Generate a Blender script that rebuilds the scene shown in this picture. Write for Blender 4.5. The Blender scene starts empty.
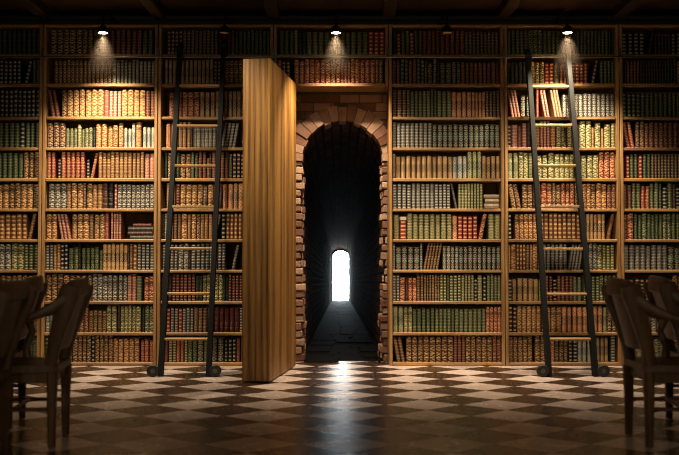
import bpy, bmesh, math, random, zlib
from mathutils import Vector, Matrix
random.seed(11)
C = bpy.context.scene.collection
PI = math.pi
# ------------------------------------------------------------------ camera model
F = 927.0                      # focal length in pixels of a 679 px wide frame
PITCH = math.atan(29.5 / F)
D = 9.0                        # distance to the front plane of the bookcases
CAMZ = D * math.tan(math.atan(138.5 / F) - PITCH)
def ray(px, py):
    x = (px - 339.5) / F; z = (227.5 - py) / F
    y2 = math.cos(PITCH) - z * math.sin(PITCH); z2 = math.sin(PITCH) + z * math.cos(PITCH)
    return Vector((x / y2, 1.0, z2 / y2))
def at(px, py, y=D):
    r = ray(px, py) * y
    return Vector((r.x, r.y, r.z + CAMZ))
def wz(py): return at(339.5, py).z
def on_floor(px, py):
    r = ray(px, py); t = -CAMZ / r.z
    return Vector((r.x * t, t, 0))
def project(p):
    v = Vector(p) - Vector((0, 0, CAMZ))
    d = v.y * math.cos(PITCH) + v.z * math.sin(PITCH); u = -v.y * math.sin(PITCH) + v.z * math.cos(PITCH)
    return 339.5 + F * v.x / d, 227.5 - F * u / d
M_PX = D / F                   # metres per pixel on the shelf plane

# ------------------------------------------------------------------ tiny node maths
class N:
    def __init__(s, nt, sock): s.nt, s.k = nt, sock
    def _op(s, op, *o):
        n = s.nt.nodes.new('ShaderNodeMath'); n.operation = op
        for i, v in enumerate((s,) + o):
            if isinstance(v, N): s.nt.links.new(v.k, n.inputs[i])
            else: n.inputs[i].default_value = v
        return N(s.nt, n.outputs[0])
    def __add__(s, o): return s._op('ADD', o)
    def __sub__(s, o): return s._op('SUBTRACT', o)
    def __mul__(s, o): return s._op('MULTIPLY', o)
    def __truediv__(s, o): return s._op('DIVIDE', o)
    def rsub(s, a): return (s * -1.0) + a
    def frac(s): return s._op('FRACT')
    def floor(s): return s._op('FLOOR')
    def abs(s): return s._op('ABSOLUTE')
    def sin(s): return s._op('SINE')
    def lt(s, o): return s._op('LESS_THAN', o)
    def gt(s, o): return s._op('GREATER_THAN', o)
    def max(s, o): return s._op('MAXIMUM', o)
    def min(s, o): return s._op('MINIMUM', o)
    def pow(s, o): return s._op('POWER', o)
def new_mat(name):
    m = bpy.data.materials.new(name); m.use_nodes = True
    nt = m.node_tree; nt.nodes.clear()
    out = nt.nodes.new('ShaderNodeOutputMaterial'); b = nt.nodes.new('ShaderNodeBsdfPrincipled')
    nt.links.new(b.outputs[0], out.inputs[0])
    return m, nt, b
def lin(h):
    if isinstance(h, str):
        c = [int(h[i:i + 2], 16) / 255 for i in (0, 2, 4)]
    else: c = h
    return tuple((x / 12.92 if x <= .04045 else ((x + .055) / 1.055) ** 2.4) for x in c) + (1.0,)
def mixc(nt, fac, a, b):
    n = nt.nodes.new('ShaderNodeMix'); n.data_type = 'RGBA'
    for i, v in ((0, fac), (6, a), (7, b)):
        if isinstance(v, N): nt.links.new(v.k, n.inputs[i])
        elif isinstance(v, bpy.types.NodeSocket): nt.links.new(v, n.inputs[i])
        else: n.inputs[i].default_value = v
    return n.outputs[2]
def scalec(nt, col, fac):
    n = nt.nodes.new('ShaderNodeVectorMath'); n.operation = 'SCALE'
    if isinstance(col, bpy.types.NodeSocket): nt.links.new(col, n.inputs[0])
    else: n.inputs[0].default_value = col[:3]
    if isinstance(fac, N): nt.links.new(fac.k, n.inputs[3])
    else: n.inputs[3].default_value = fac
    return n.outputs[0]
def position(nt, scale=(1, 1, 1), rot=0.0):
    g = nt.nodes.new('ShaderNodeNewGeometry'); mp = nt.nodes.new('ShaderNodeMapping')
    mp.inputs['Scale'].default_value = scale; mp.inputs['Rotation'].default_value = (0, 0, rot)
    nt.links.new(g.outputs['Position'], mp.inputs['Vector'])
    return mp.outputs[0]
def noise(nt, vec, scale, detail=4, rough=.55, dist=0.0):
    n = nt.nodes.new('ShaderNodeTexNoise'); n.inputs['Scale'].default_value = scale
    n.inputs['Detail'].default_value = detail; n.inputs['Roughness'].default_value = rough
    n.inputs['Distortion'].default_value = dist
    if vec is not None: nt.links.new(vec, n.inputs['Vector'])
    return N(nt, n.outputs[0])
def ramp(nt, fac, stops):
    r = nt.nodes.new('ShaderNodeValToRGB'); e = r.color_ramp.elements
    while len(e) < len(stops): e.new(.5)
    for k, (p, c) in enumerate(stops): e[k].position = p; e[k].color = lin(c)
    nt.links.new(fac.k, r.inputs[0]); return r.outputs[0]
def bump(nt, b, h, strength=.3, dist=.01):
    n = nt.nodes.new('ShaderNodeBump'); n.inputs['Strength'].default_value = strength
    n.inputs['Distance'].default_value = dist
    nt.links.new(h.k, n.inputs['Height']); nt.links.new(n.outputs[0], b.inputs['Normal'])
def wood(name, stops, scale, rough=.5, knot=.0, bumps=.25, rot=0.0):
    m, nt, b = new_mat(name)
    p = position(nt, scale, rot)
    f = noise(nt, p, 1.0, 6, .6, .6)
    if knot:
        q = position(nt, tuple(s * .16 for s in scale), rot)
        w = nt.nodes.new('ShaderNodeTexWave'); w.wave_type = 'BANDS'; w.bands_direction = 'X'
        w.inputs['Scale'].default_value = .9; w.inputs['Distortion'].default_value = 9
        w.inputs['Detail'].default_value = 3; w.inputs['Detail Scale'].default_value = .8
        nt.links.new(q, w.inputs['Vector'])
        f = f * (1 - knot) + N(nt, w.outputs[1]) * knot
    nt.links.new(ramp(nt, f, stops), b.inputs['Base Color'])
    b.inputs['Roughness'].default_value = rough
    bump(nt, b, f, bumps, .004)
    return m
def plain(name, hexc, rough=.5, metal=0.0, var=.25, sc=20):
    m, nt, b = new_mat(name)
    f = noise(nt, position(nt), sc, 3)
    nt.links.new(scalec(nt, lin(hexc), f * (2 * var) + (1 - var)), b.inputs['Base Color'])
    b.inputs['Roughness'].default_value = rough; b.inputs['Metallic'].default_value = metal
    return m
def glow(name, col, strength):
    m = bpy.data.materials.new(name); m.use_nodes = True; nt = m.node_tree; nt.nodes.clear()
    o = nt.nodes.new('ShaderNodeOutputMaterial'); e = nt.nodes.new('ShaderNodeEmission')
    e.inputs[0].default_value = col + (1,); e.inputs[1].default_value = strength
    nt.links.new(e.outputs[0], o.inputs[0]); return m

GOLD = [(0.25, '5a4024'), (.5, '967042'), (.75, 'ba9460')]
M = {}
M['wood_v'] = wood('honey_oak_upright', GOLD, (28, 28, 1.6))
M['wood_h'] = wood('honey_oak_shelf', GOLD, (1.8, 28, 34))
M['wood_back'] = wood('oak_back_board', [(0.3, '4f3418'), (.7, '7d5a2e')], (14, 14, 1.2), .7)
M['door'] = wood('door_oak', [(0.28, '402a12'), (.42, '7a5426'), (.58, '9a7036'), (.8, 'b58a4c')], (46, 46, 1.5), .45, .2, .3)
M['ceil'] = wood('dark_ceiling_wood', [(0.3, '24170b'), (.7, '3b2612')], (14, 1.2, 14), .6)
M['beam'] = wood('dark_beam_wood', [(0.3, '1d140b'), (.7, '2f2011')], (20, 1.2, 20), .55)
M['frieze'] = plain('dark_green_frieze', '18241c', .7)
M['plaster'] = plain('dim_plaster', '4a4236', .9)
M['ladder'] = wood('black_green_painted_wood', [(0.3, '060705'), (.7, '0e100d')], (40, 40, 2), .7, bumps=.1); M['ladder'].node_tree.nodes['Principled BSDF'].inputs['Specular IOR Level'].default_value = .25
M['rung'] = wood('pale_rung_wood', [(0.3, '8a6234'), (.7, 'c39a60')], (4, 40, 40), .5)
M['metal'] = plain('aged_steel', '6c6a60', .35, .9)
M['black'] = plain('black_metal', '0c0c0b', .4, .3)
M['rubber'] = plain('dark_rubber', '1a1c1a', .55)
M['chair'] = wood('dark_walnut', [(0.25, '38250f'), (.6, '5e4122'), (.85, '7a5830')], (26, 26, 4), .48, bumps=.15)
M['bulb'] = glow('lit_lamp_lens', (1.0, .78, .52), 40)
M['bulb_off'] = plain('unlit_lamp_lens', 'd8cdb8', .15)
M['day'] = glow('daylight', (.80, .93, 1.0), 28)
M['paper'] = plain('page_paper', 'd9c9a4', .85, 0, .15, 120)
def brick_mat(name, tunnel=False):
    m, nt, b = new_mat(name)
    f = noise(nt, position(nt), 9, 5, .6); g = noise(nt, position(nt), 60, 3, .6)
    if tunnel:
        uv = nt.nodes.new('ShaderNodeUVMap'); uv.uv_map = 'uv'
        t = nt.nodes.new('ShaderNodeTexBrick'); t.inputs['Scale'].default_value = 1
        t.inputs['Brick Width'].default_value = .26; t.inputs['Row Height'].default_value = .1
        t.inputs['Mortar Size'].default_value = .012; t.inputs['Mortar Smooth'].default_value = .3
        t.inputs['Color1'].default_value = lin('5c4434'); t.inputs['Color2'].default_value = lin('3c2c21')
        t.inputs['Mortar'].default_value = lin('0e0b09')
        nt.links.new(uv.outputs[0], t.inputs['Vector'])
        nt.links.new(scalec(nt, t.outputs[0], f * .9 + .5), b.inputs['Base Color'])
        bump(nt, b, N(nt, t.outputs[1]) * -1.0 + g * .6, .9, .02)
    else:
        at_ = nt.nodes.new('ShaderNodeAttribute'); at_.attribute_name = 'rnd'
        sp = nt.nodes.new('ShaderNodeSeparateColor'); nt.links.new(at_.outputs[0], sp.inputs[0])
        r = N(nt, sp.outputs[0])
        c = mixc(nt, r, lin('6a4432'), lin('b09076'))
        nt.links.new(scalec(nt, c, f * .9 + g * .5 + .25), b.inputs['Base Color'])
        bump(nt, b, g + f, .6, .012)
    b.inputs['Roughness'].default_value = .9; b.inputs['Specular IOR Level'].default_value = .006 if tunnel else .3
    return m
M['brick'] = brick_mat('old_brick'); M['vault'] = brick_mat('vault_brick', True)
M['mortar'] = plain('grey_mortar', '5a4c3e', .95, 0, .3, 40)
def stone_floor():
    m, nt, b = new_mat('chequer_stone')
    g = nt.nodes.new('ShaderNodeNewGeometry'); s = nt.nodes.new('ShaderNodeSeparateXYZ')
    nt.links.new(g.outputs['Position'], s.inputs[0])
    u = (N(nt, s.outputs[0]) - .05) / .548 + .5; v = (N(nt, s.outputs[1]) - 7.114) / .465
    a = u + v; c = u - v
    par = ((a.floor() + c.floor()) * .5).frac().gt(.25)          # 1 = dark tile
    edge = (a.frac() - .5).abs().max((c.frac() - .5).abs())
    f = noise(nt, position(nt), 6, 6, .65, .8); f2 = noise(nt, position(nt), 45, 4)
    wn = nt.nodes.new('ShaderNodeTexWhiteNoise'); cb = nt.nodes.new('ShaderNodeCombineXYZ')
    nt.links.new(a.floor().k, cb.inputs[0]); nt.links.new(c.floor().k, cb.inputs[1]); nt.links.new(cb.outputs[0], wn.inputs[0])
    t = N(nt, wn.outputs[0])
    light = scalec(nt, lin('cbb8ae'), f * .5 + f2 * .2 + t * .12 + .58)
    dark = scalec(nt, lin('3d2c20'), f * .9 + f2 * .4 + t * .3 + .15)
    col = mixc(nt, par, light, dark)
    col = mixc(nt, edge.gt(.487), col, lin('2a2018'))
    nt.links.new(col, b.inputs['Base Color'])
    rr = f * .12 + f2 * .06 + .17
    nt.links.new(rr.k, b.inputs['Roughness'])
    bump(nt, b, edge.gt(.487) * -1.0 + f * .25, .12, .004)
    return m
M['floor'] = stone_floor()
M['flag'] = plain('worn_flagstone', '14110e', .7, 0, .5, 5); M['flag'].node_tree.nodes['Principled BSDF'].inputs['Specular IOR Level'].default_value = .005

# ------------------------------------------------------------------ mesh builder
class MB:
    def __init__(s): s.v, s.f, s.mi, s.uv, s.rnd = [], [], [], [], []
    def face(s, idx, mi=0, uv=None, rnd=(0, 0, 0)):
        s.f.append(idx); s.mi.append(mi); s.uv.append(uv or [(0, 0)] * len(idx)); s.rnd.append(rnd)
    def hexa(s, p, mi=0, rnd=None):
        """eight corners: bottom loop then top loop"""
        o = len(s.v); s.v += [tuple(q) for q in p]; r = rnd or (random.random(), 0, 0)
        for q in ((3, 2, 1, 0), (4, 5, 6, 7), (0, 1, 5, 4), (1, 2, 6, 5), (2, 3, 7, 6), (3, 0, 4, 7)):
            s.face([o + i for i in q], mi, None, r)
    def box(s, a, b, mi=0, rnd=None, mat=None):
        (x0, y0, z0), (x1, y1, z1) = a, b
        p = [Vector(q) for q in ((x0, y0, z0), (x1, y0, z0), (x1, y1, z0), (x0, y1, z0), (x0, y0, z1), (x1, y0, z1), (x1, y1, z1), (x0, y1, z1))]
        if mat: p = [mat @ q for q in p]
        s.hexa(p, mi, rnd)
    def cbox(s, a, b, c=.004):
        """box with chamfered edges"""
        bm = bmesh.new(); bmesh.ops.create_cube(bm, size=1)
        for v in bm.verts: v.co = Vector([a[i] + (v.co[i] + .5) * (b[i] - a[i]) for i in range(3)])
        c = min(c, min(b[i] - a[i] for i in range(3)) * .4)
        bmesh.ops.bevel(bm, geom=bm.edges[:], offset=c, segments=1, affect='EDGES')
        s.add_bm(bm)
    def add_bm(s, bm, mi=0, mat=None):
        o = len(s.v); bm.verts.index_update()
        for v in bm.verts: s.v.append(tuple(mat @ v.co if mat else v.co))
        for f in bm.faces: s.face([o + v.index for v in f.verts], mi)
        bm.free()
    def tube(s, pts, rx, ry=None, n=8, up=(0, 0, 1), power=1.0, cap=True, mi=0):
        """sweep an ellipse (or rounded box, power<1) along points; rx / ry may be lists"""
        pts = [Vector(p) for p in pts]; k = len(pts)
        rx = rx if isinstance(rx, (list, tuple)) else [rx] * k; ry = rx if ry is None else (ry if isinstance(ry, (list, tuple)) else [ry] * k)
        o = len(s.v); up = Vector(up)
        for i, p in enumerate(pts):
            t = (pts[min(i + 1, k - 1)] - pts[max(i - 1, 0)]).normalized()
            sx = t.cross(up)
            sx = sx.normalized() if sx.length > 1e-5 else Vector((1, 0, 0))
            sy = sx.cross(t).normalized()
            for j in range(n):
                a = 2 * PI * (j + .5) / n; ca, sa = math.cos(a), math.sin(a)
                if power != 1.0:
                    ca = math.copysign(abs(ca) ** power, ca); sa = math.copysign(abs(sa) ** power, sa)
                s.v.append(tuple(p + sx * ca * rx[i] + sy * sa * ry[i]))
        for i in range(k - 1):
            for j in range(n):
                s.face([o + i * n + j, o + i * n + (j + 1) % n, o + (i + 1) * n + (j + 1) % n, o + (i + 1) * n + j], mi)
        if cap:
            s.face([o + j for j in range(n)][::-1], mi); s.face([o + (k - 1) * n + j for j in range(n)], mi)
    def lathe(s, prof, n=20, axis='Z', origin=(0, 0, 0), mi=0):
        o = len(s.v); O = Vector(origin)
        for r, h in prof:
            for j in range(n):
                a = 2 * PI * j / n; c, q = r * math.cos(a), r * math.sin(a)
                s.v.append(tuple(O + Vector({'Z': (c, q, h), 'X': (h, c, q), 'Y': (q, h, c)}[axis])))
        for i in range(len(prof) - 1):
            for j in range(n):
                s.face([o + i * n + j, o + i * n + (j + 1) % n, o + (i + 1) * n + (j + 1) % n, o + (i + 1) * n + j], mi)
        s.face([o + j for j in range(n)][::-1], mi); s.face([o + (len(prof) - 1) * n + j for j in range(n)], mi)
    def build(s, name, mats, parent=None, smooth=False):
        me = bpy.data.meshes.new(name); me.from_pydata(s.v, [], s.f)
        for m in (mats if isinstance(mats, (list, tuple)) else [mats]): me.materials.append(m)
        me.polygons.foreach_set('material_index', s.mi)
        ul = me.uv_layers.new(name='uv'); ul.data.foreach_set('uv', [c for f in s.uv for p in f for c in p])
        at_ = me.attributes.new('rnd', 'FLOAT_COLOR', 'CORNER')
        at_.data.foreach_set('color', [c for f, r in zip(s.f, s.rnd) for _ in f for c in (*r, 1.0)])
        if smooth: me.polygons.foreach_set('use_smooth', [True] * len(s.f))
        me.update()
        if smooth and hasattr(me, 'set_sharp_from_angle'): me.set_sharp_from_angle(angle=math.radians(40))
        o = bpy.data.objects.new(name, me); C.objects.link(o)
        if parent: o.parent = parent
        return o
def tag(o, label, cat, group=None, kind=None):
    o['label'] = label; o['category'] = cat
    if group: o['group'] = group
    if kind: o['kind'] = kind
    return o
def thing(name, label, cat, loc=(0, 0, 0), rz=0.0, group=None):
    o = bpy.data.objects.new(name, None); C.objects.link(o)
    o.location = loc; o.rotation_euler = (0, 0, rz); o.empty_display_size = .1
    return tag(o, label, cat, group)
def struct(o, label=None):
    o['kind'] = 'structure'
    if label: o['label'] = label
    return o

# ------------------------------------------------------------------ layout of the wall
PITCHX = 116 * M_PX; C0 = (331 - 339.5) * M_PX
HALF = 54.6 * M_PX; PANEL = .029
BAYS = {'A': -3, '1': -2, '2': -1, 'D': 0, '4': 1, '5': 2, '6': 3}
def bay_x(b): return C0 + BAYS[b] * PITCHX
BACKY = D + .30
WALLY = D + .33
#  top and bottom pixel of every board, top of the bookcase to its base
BOARDS = [(24.2, 27.0), (54.0, 57.0), (83.2, 86.6), (116.5, 119.6), (147.3, 150.3), (178.0, 181.4), (208.6, 211.6),
          (239.2, 242.2), (269.9, 272.9), (301.2, 304.3), (332.6, 335.6), (362.6, 366.0)]
BZ = [(wz(b), wz(a)) for a, b in BOARDS]       # (underside, top surface)
CEIL = at(339.5, 17.5, WALLY).z
LX, RX = bay_x('A') - PITCHX / 2 - .12, bay_x('6') + PITCHX / 2 + .12
BACKROOM = -2.2
# arch and tunnel
AXC = (342.6 - 339.5) * M_PX; AR = 40.8 * M_PX * 1.035
APEX = at(342.5, 121, D + .36).z; SPRING = APEX - AR
BR = .26
TUN_Y0, TUN_Y1, TUN_DZ = D + .10 + BR, 27.0, -.20

# ------------------------------------------------------------------ the room shell
m = MB(); m.box((LX - .2, BACKROOM - .2, -.12), (RX + .2, D + .42, 0))
struct(m.build('floor', M['floor']), 'diamond chequered floor of pale and dark stone')
m = MB(); m.box((LX - .2, BACKROOM - .2, CEIL), (RX + .2, WALLY + .1, CEIL + .12))
struct(m.build('ceiling', M['ceil']))
for b in list(BAYS)[:]:
    x = bay_x(b) - PITCHX / 2
    m = MB(); m.cbox((x - .06, BACKROOM, CEIL - .09), (x + .06, WALLY - .04, CEIL + .01), .01)
    struct(m.build('ceiling_beam', M['beam']))
m = MB(); m.box((LX - .1, BACKROOM, 0), (LX, WALLY, CEIL)); struct(m.build('wall_left', M['plaster']))
m = MB(); m.box((RX, BACKROOM, 0), (RX + .1, WALLY, CEIL)); struct(m.build('wall_right', M['plaster']))
m = MB(); m.box((LX, BACKROOM - .1, 0), (RX, BACKROOM, CEIL)); struct(m.build('wall_front', M['plaster']))
xl, xr = bay_x('D') - PITCHX / 2, bay_x('D') + PITCHX / 2
m = MB()
m.box((LX, WALLY, 0), (xl, WALLY + .1, CEIL)); m.box((xr, WALLY, 0), (RX, WALLY + .1, CEIL)); m.box((xl, WALLY, BZ[2][0] - .02), (xr, WALLY + .1, CEIL))
struct(m.build('wall_back', M['plaster']))
m = MB()
m.cbox((LX, D + .05, BZ[0][1] + .002), (RX, WALLY - .002, CEIL - .10), .008)
m.cbox((LX, D + .02, CEIL - .10), (RX, WALLY - .002, CEIL - .055), .012)
struct(m.build('trim_1', M['frieze']), 'dark frieze between the bookcase tops and the ceiling')

# --- brick archway wall
OUT = AR + .165
m = MB()
X0, X1 = xl - .0, xr + .0
ztop = BZ[2][0] - .004
def tilt(q, c, a):
    r = (random.random(), 0, 0); nf = 0
    for i in range(q, len(m.v)):
        x, z_ = m.v[i][0] - c[0], m.v[i][2] - c[2]
        m.v[i] = (c[0] + x * math.cos(a) - z_ * math.sin(a) + random.uniform(-.003, .003), m.v[i][1] + random.uniform(-.003, .003), c[2] + x * math.sin(a) + z_ * math.cos(a))
    for i in range(len(m.f) - 1, -1, -1):
        if m.f[i][0] < q: break
        m.rnd[i] = r
def jamb_off(): return random.choice([0, 0, .012, .022, -.006])
# mortar plane behind, with the arch cut out (fan of quads)
NS = 24
prof = [(AXC + (AR + .03) * math.cos(PI * k / NS), SPRING + (AR + .03) * math.sin(PI * k / NS)) for k in range(NS + 1)]
yb = D + BR + .125
o = len(m.v)
for k, (x, z) in enumerate(prof):
    t = k / NS
    ex = X1 + (X0 - X1) * min(1, max(0, (t - .25) / .5)); ez = ztop if .25 <= t <= .75 else (SPRING + (ztop - SPRING) * (t / .25 if t < .25 else (1 - t) / .25))
    m.v += [(x, yb, z), (ex, yb, ez)]
for k in range(NS): m.face([o + 2 * k, o + 2 * k + 2, o + 2 * k + 3, o + 2 * k + 1], 1)
for sx, ex in ((AXC + AR + .03, X1), (AXC - AR - .03, X0)):
    a, b_ = min(sx, ex), max(sx, ex); m.box((a, yb, 0), (b_, yb + .3, SPRING), 1)
# voussoirs
NV = 17; gap = .035
for k in range(NV):
    a0, a1 = PI * (k + gap) / NV, PI * (k + 1 - gap) / NV
    ri, ro = AR + random.uniform(-.008, .012), OUT + random.uniform(-.025, .02); y0 = D + BR + .075 + random.uniform(-.012, .012)
    def P(a, r, y): return (AXC + r * math.cos(a), y, SPRING + r * math.sin(a))
    m.hexa([P(a1, ri, y0), P(a0, ri, y0), P(a0, ri, y0 + .28), P(a1, ri, y0 + .28), P(a1, ro, y0), P(a0, ro, y0), P(a0, ro, y0 + .28), P(a1, ro, y0 + .28)], 0)
# jamb bricks, two headers deep, ragged into the opening
course = .079; z = .0; k = 0
while z < SPRING - .02:
    h = min(course, SPRING - z) - .011
    for side in (-1, 1):
        for j in range(4):
            w = random.uniform(.1, .2); off = random.choice([0, .0, .012, .024, -.012, -.02, .006]) + (.016 if z < .75 else 0)
            xi = AXC + side * (AR - off); xo = AXC + side * (AR + .16)
            y0 = D + BR + .085 + j * .115 + random.uniform(-.012, .012)
            dz = random.uniform(-.004, .004)
            a, b_ = min(xi, xo), max(xi, xo)
            q = len(m.v); m.cbox((a, y0, z + .004 + dz), (b_, y0 + .104, z + .004 + h + dz), random.uniform(.004, .014)); tilt(q, ((a + b_) / 2, y0 + .05, z + h / 2), random.uniform(-.05, .05))
        # outer bricks of the front
        xo = AXC + side * (AR + .17); xe = X1 - .003 if side > 0 else X0 + .003
        if abs(xe - xo) > .02:
            a, b_ = min(xo, xe), max(xo, xe); m.box((a, D + BR + .095 + random.uniform(0, .01), z + .004), (b_, D + BR + .19, z + .004 + h))
    z += course; k += 1
# courses above the springing, clipped by the ring
z = SPRING; r = 0
while z < ztop - .02:
    h = min(.085, ztop - z) - .009
    x = X0 + .003 - (.11 if r % 2 else 0)
    while x < X1 - .01:
        w = random.uniform(.17, .24); a, b_ = max(x, X0 + .003), min(x + w - .01, X1 - .003); x += w
        zc = z + h / 2; dz = zc - SPRING
        if dz < OUT - .02:
            lim = math.sqrt(max(0, (OUT - .02) ** 2 - dz ** 2))
            if b_ > AXC - lim and a < AXC + lim:
                if a < AXC - lim: b_ = AXC - lim
                elif b_ > AXC + lim: a = AXC + lim
                else: continue
        if b_ - a > .02: m.box((a, D + BR + .095 + random.uniform(0, .014), z + .004), (b_, D + BR + .19, z + .004 + h))
    z += .085; r += 1
struct(m.build('wall_archway', [M['brick'], M['mortar']]), 'brick wall with round arched opening to a tunnel')
# --- tunnel vault, narrowing towards its far end
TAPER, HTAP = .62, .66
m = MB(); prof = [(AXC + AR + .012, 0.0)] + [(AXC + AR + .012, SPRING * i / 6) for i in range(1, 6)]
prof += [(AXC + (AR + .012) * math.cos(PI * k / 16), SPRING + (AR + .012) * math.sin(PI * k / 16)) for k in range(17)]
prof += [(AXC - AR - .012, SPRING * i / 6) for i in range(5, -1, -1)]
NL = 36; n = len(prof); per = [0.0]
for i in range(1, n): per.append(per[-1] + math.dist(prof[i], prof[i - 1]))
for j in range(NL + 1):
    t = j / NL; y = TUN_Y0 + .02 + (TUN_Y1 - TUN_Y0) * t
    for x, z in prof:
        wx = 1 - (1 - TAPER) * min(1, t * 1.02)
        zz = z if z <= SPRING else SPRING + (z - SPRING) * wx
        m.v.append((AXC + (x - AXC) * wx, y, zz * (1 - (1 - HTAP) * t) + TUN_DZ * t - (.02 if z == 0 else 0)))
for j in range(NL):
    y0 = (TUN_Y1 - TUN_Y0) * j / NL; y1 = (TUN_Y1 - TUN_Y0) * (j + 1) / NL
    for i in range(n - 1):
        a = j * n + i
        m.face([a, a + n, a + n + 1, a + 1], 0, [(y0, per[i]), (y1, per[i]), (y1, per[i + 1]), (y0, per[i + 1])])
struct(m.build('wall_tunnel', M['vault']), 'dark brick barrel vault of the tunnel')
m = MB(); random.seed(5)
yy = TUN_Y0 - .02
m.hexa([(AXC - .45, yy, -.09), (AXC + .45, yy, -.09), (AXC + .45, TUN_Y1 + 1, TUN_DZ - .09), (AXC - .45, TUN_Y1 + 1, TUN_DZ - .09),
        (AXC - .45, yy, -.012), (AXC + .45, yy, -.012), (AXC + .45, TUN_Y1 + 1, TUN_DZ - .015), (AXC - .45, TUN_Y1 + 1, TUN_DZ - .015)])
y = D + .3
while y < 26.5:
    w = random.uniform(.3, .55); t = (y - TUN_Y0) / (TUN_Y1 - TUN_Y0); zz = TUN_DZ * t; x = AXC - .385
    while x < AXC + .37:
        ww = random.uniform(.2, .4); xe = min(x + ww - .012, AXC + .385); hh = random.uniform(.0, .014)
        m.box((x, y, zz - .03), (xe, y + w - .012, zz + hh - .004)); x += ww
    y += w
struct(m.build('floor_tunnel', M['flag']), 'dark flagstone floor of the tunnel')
# end wall with the slit doorway and the daylight beyond
ye = TUN_Y1 - .02; a = at(333.2, 300, ye); b_ = at(348.4, 251, ye)
sx0, sx1, sz0, sz1 = a.x, b_.x, TUN_DZ - .02, b_.z
m = MB()
m.box((AXC - .55, ye, -.5), (sx0, ye + .25, 2.6)); m.box((sx1, ye, -.5), (AXC + .55, ye + .25, 2.6))
rr = (sx1 - sx0) / 2; xc = (sx0 + sx1) / 2; zs = sz1 - rr * .75
for k in range(10):
    a0, a1 = PI * k / 10, PI * (k + 1) / 10
    q = [(xc + rr * math.cos(t), zs + rr * .75 * math.sin(t)) for t in (a0, a1)]
    m.hexa([(q[1][0], ye, q[1][1]), (q[0][0], ye, q[0][1]), (q[0][0], ye + .25, q[0][1]), (q[1][0], ye + .25, q[1][1]),
            (q[1][0], ye, 2.6), (q[0][0], ye, 2.6), (q[0][0], ye + .25, 2.6), (q[1][0], ye + .25, 2.6)])
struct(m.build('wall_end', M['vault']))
m = MB(); m.box((sx0 - .04, ye + .3, sz0 - .1), (sx1 + .04, ye + .32, sz1 + .08))
struct(m.build('window_1', M['day']), 'bright daylight at the far end of the tunnel')

# ------------------------------------------------------------------ bookcases
BAYNAME = {'A': 'far-left bookcase', '1': 'bookcase left of left ladder', '2': 'bookcase behind left ladder', 'D': 'shelves over the archway',
           '4': 'bookcase right of archway', '5': 'bookcase behind right ladder', '6': 'far-right bookcase'}
BCLABEL = {'A': 'oak bookcase cut off by the left edge, beyond the dark armchairs', '1': 'tall oak bookcase under the lit lamp left of the left ladder',
           '2': 'tall oak bookcase behind the left ladder and the open wooden door', 'D': 'short oak bookcase unit of two shelves above the brick archway',
           '4': 'tall oak bookcase between the brick archway and the right ladder', '5': 'tall oak bookcase behind the right ladder, under a lit lamp',
           '6': 'dim oak bookcase cut off by the right edge, beyond the right armchairs'}
for b in BAYS:
    cx = bay_x(b); last = 2 if b == 'D' else 11
    zb = BZ[2][0] if b == 'D' else 0.0
    t = thing('bookcase', BCLABEL[b], 'bookcase', (cx, D, zb), 0, 'oak bookcases along the wall')
    for s in (-1, 1):
        m = MB(); x = s * (HALF + PANEL / 2 + .0005)
        m.cbox((x - PANEL / 2, 0, 0.001 if b != 'D' else 0), (x + PANEL / 2, .30, BZ[0][1] - zb), .004); m.build('side_panel', M['wood_v'], t)
    for k in range(last + 1):
        z0, z1 = BZ[k][0] - zb, BZ[k][1] - zb
        nm = 'top_board' if k == 0 else ('base_board' if k == last else 'shelf')
        m = MB(); m.cbox((-HALF, .008 if k not in (0, last) else .0, max(z0, .001 if b != 'D' else 0)), (HALF, .295, z1), .006); m.build(nm, M['wood_h'], t)
    m = MB(); m.box((-HALF, .2955, max(0.002, BZ[last][0] - zb)), (HALF, .308, BZ[0][1] - zb)); m.build('back_panel', M['wood_back'], t)

# ------------------------------------------------------------------ books
COL = {'t': ('tan', '8c5c34', 'd6ac72'), 'c': ('cream', 'c0a884', '7c5c38'), 'a': ('orange-tan', '92542f', 'e6b878'), 'b': ('brown', '4e2f1e', 'c29a64'),
       'k': ('dark brown', '38231a', 'c0a070'), 'r': ('red', '8a2c20', 'e0ac78'), 'm': ('dark red', '591f1a', 'b08058'), 'p': ('rose-brown', 'a55a48', 'e8c0a0'),
       'g': ('green', '434f2a', 'aaa478'), 'd': ('dark green', '26341f', '8d935f'), 'o': ('olive', '68683a', 'cdc08a'), 'e': ('black-and-teal', '131c1a', 'b0a684'),
       'x': ('black', '14120f', 'b0a68c'), 's': ('grey', '57534a', 'c0b8a4')}
PATN = {'0': 'plain', '1': 'gilt-patterned', '2': 'banded', '3': 'ornamented', '4': 'two-tone', '5': 'dotted', '6': 'white-topped'}
BOOKMAT = {}
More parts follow.
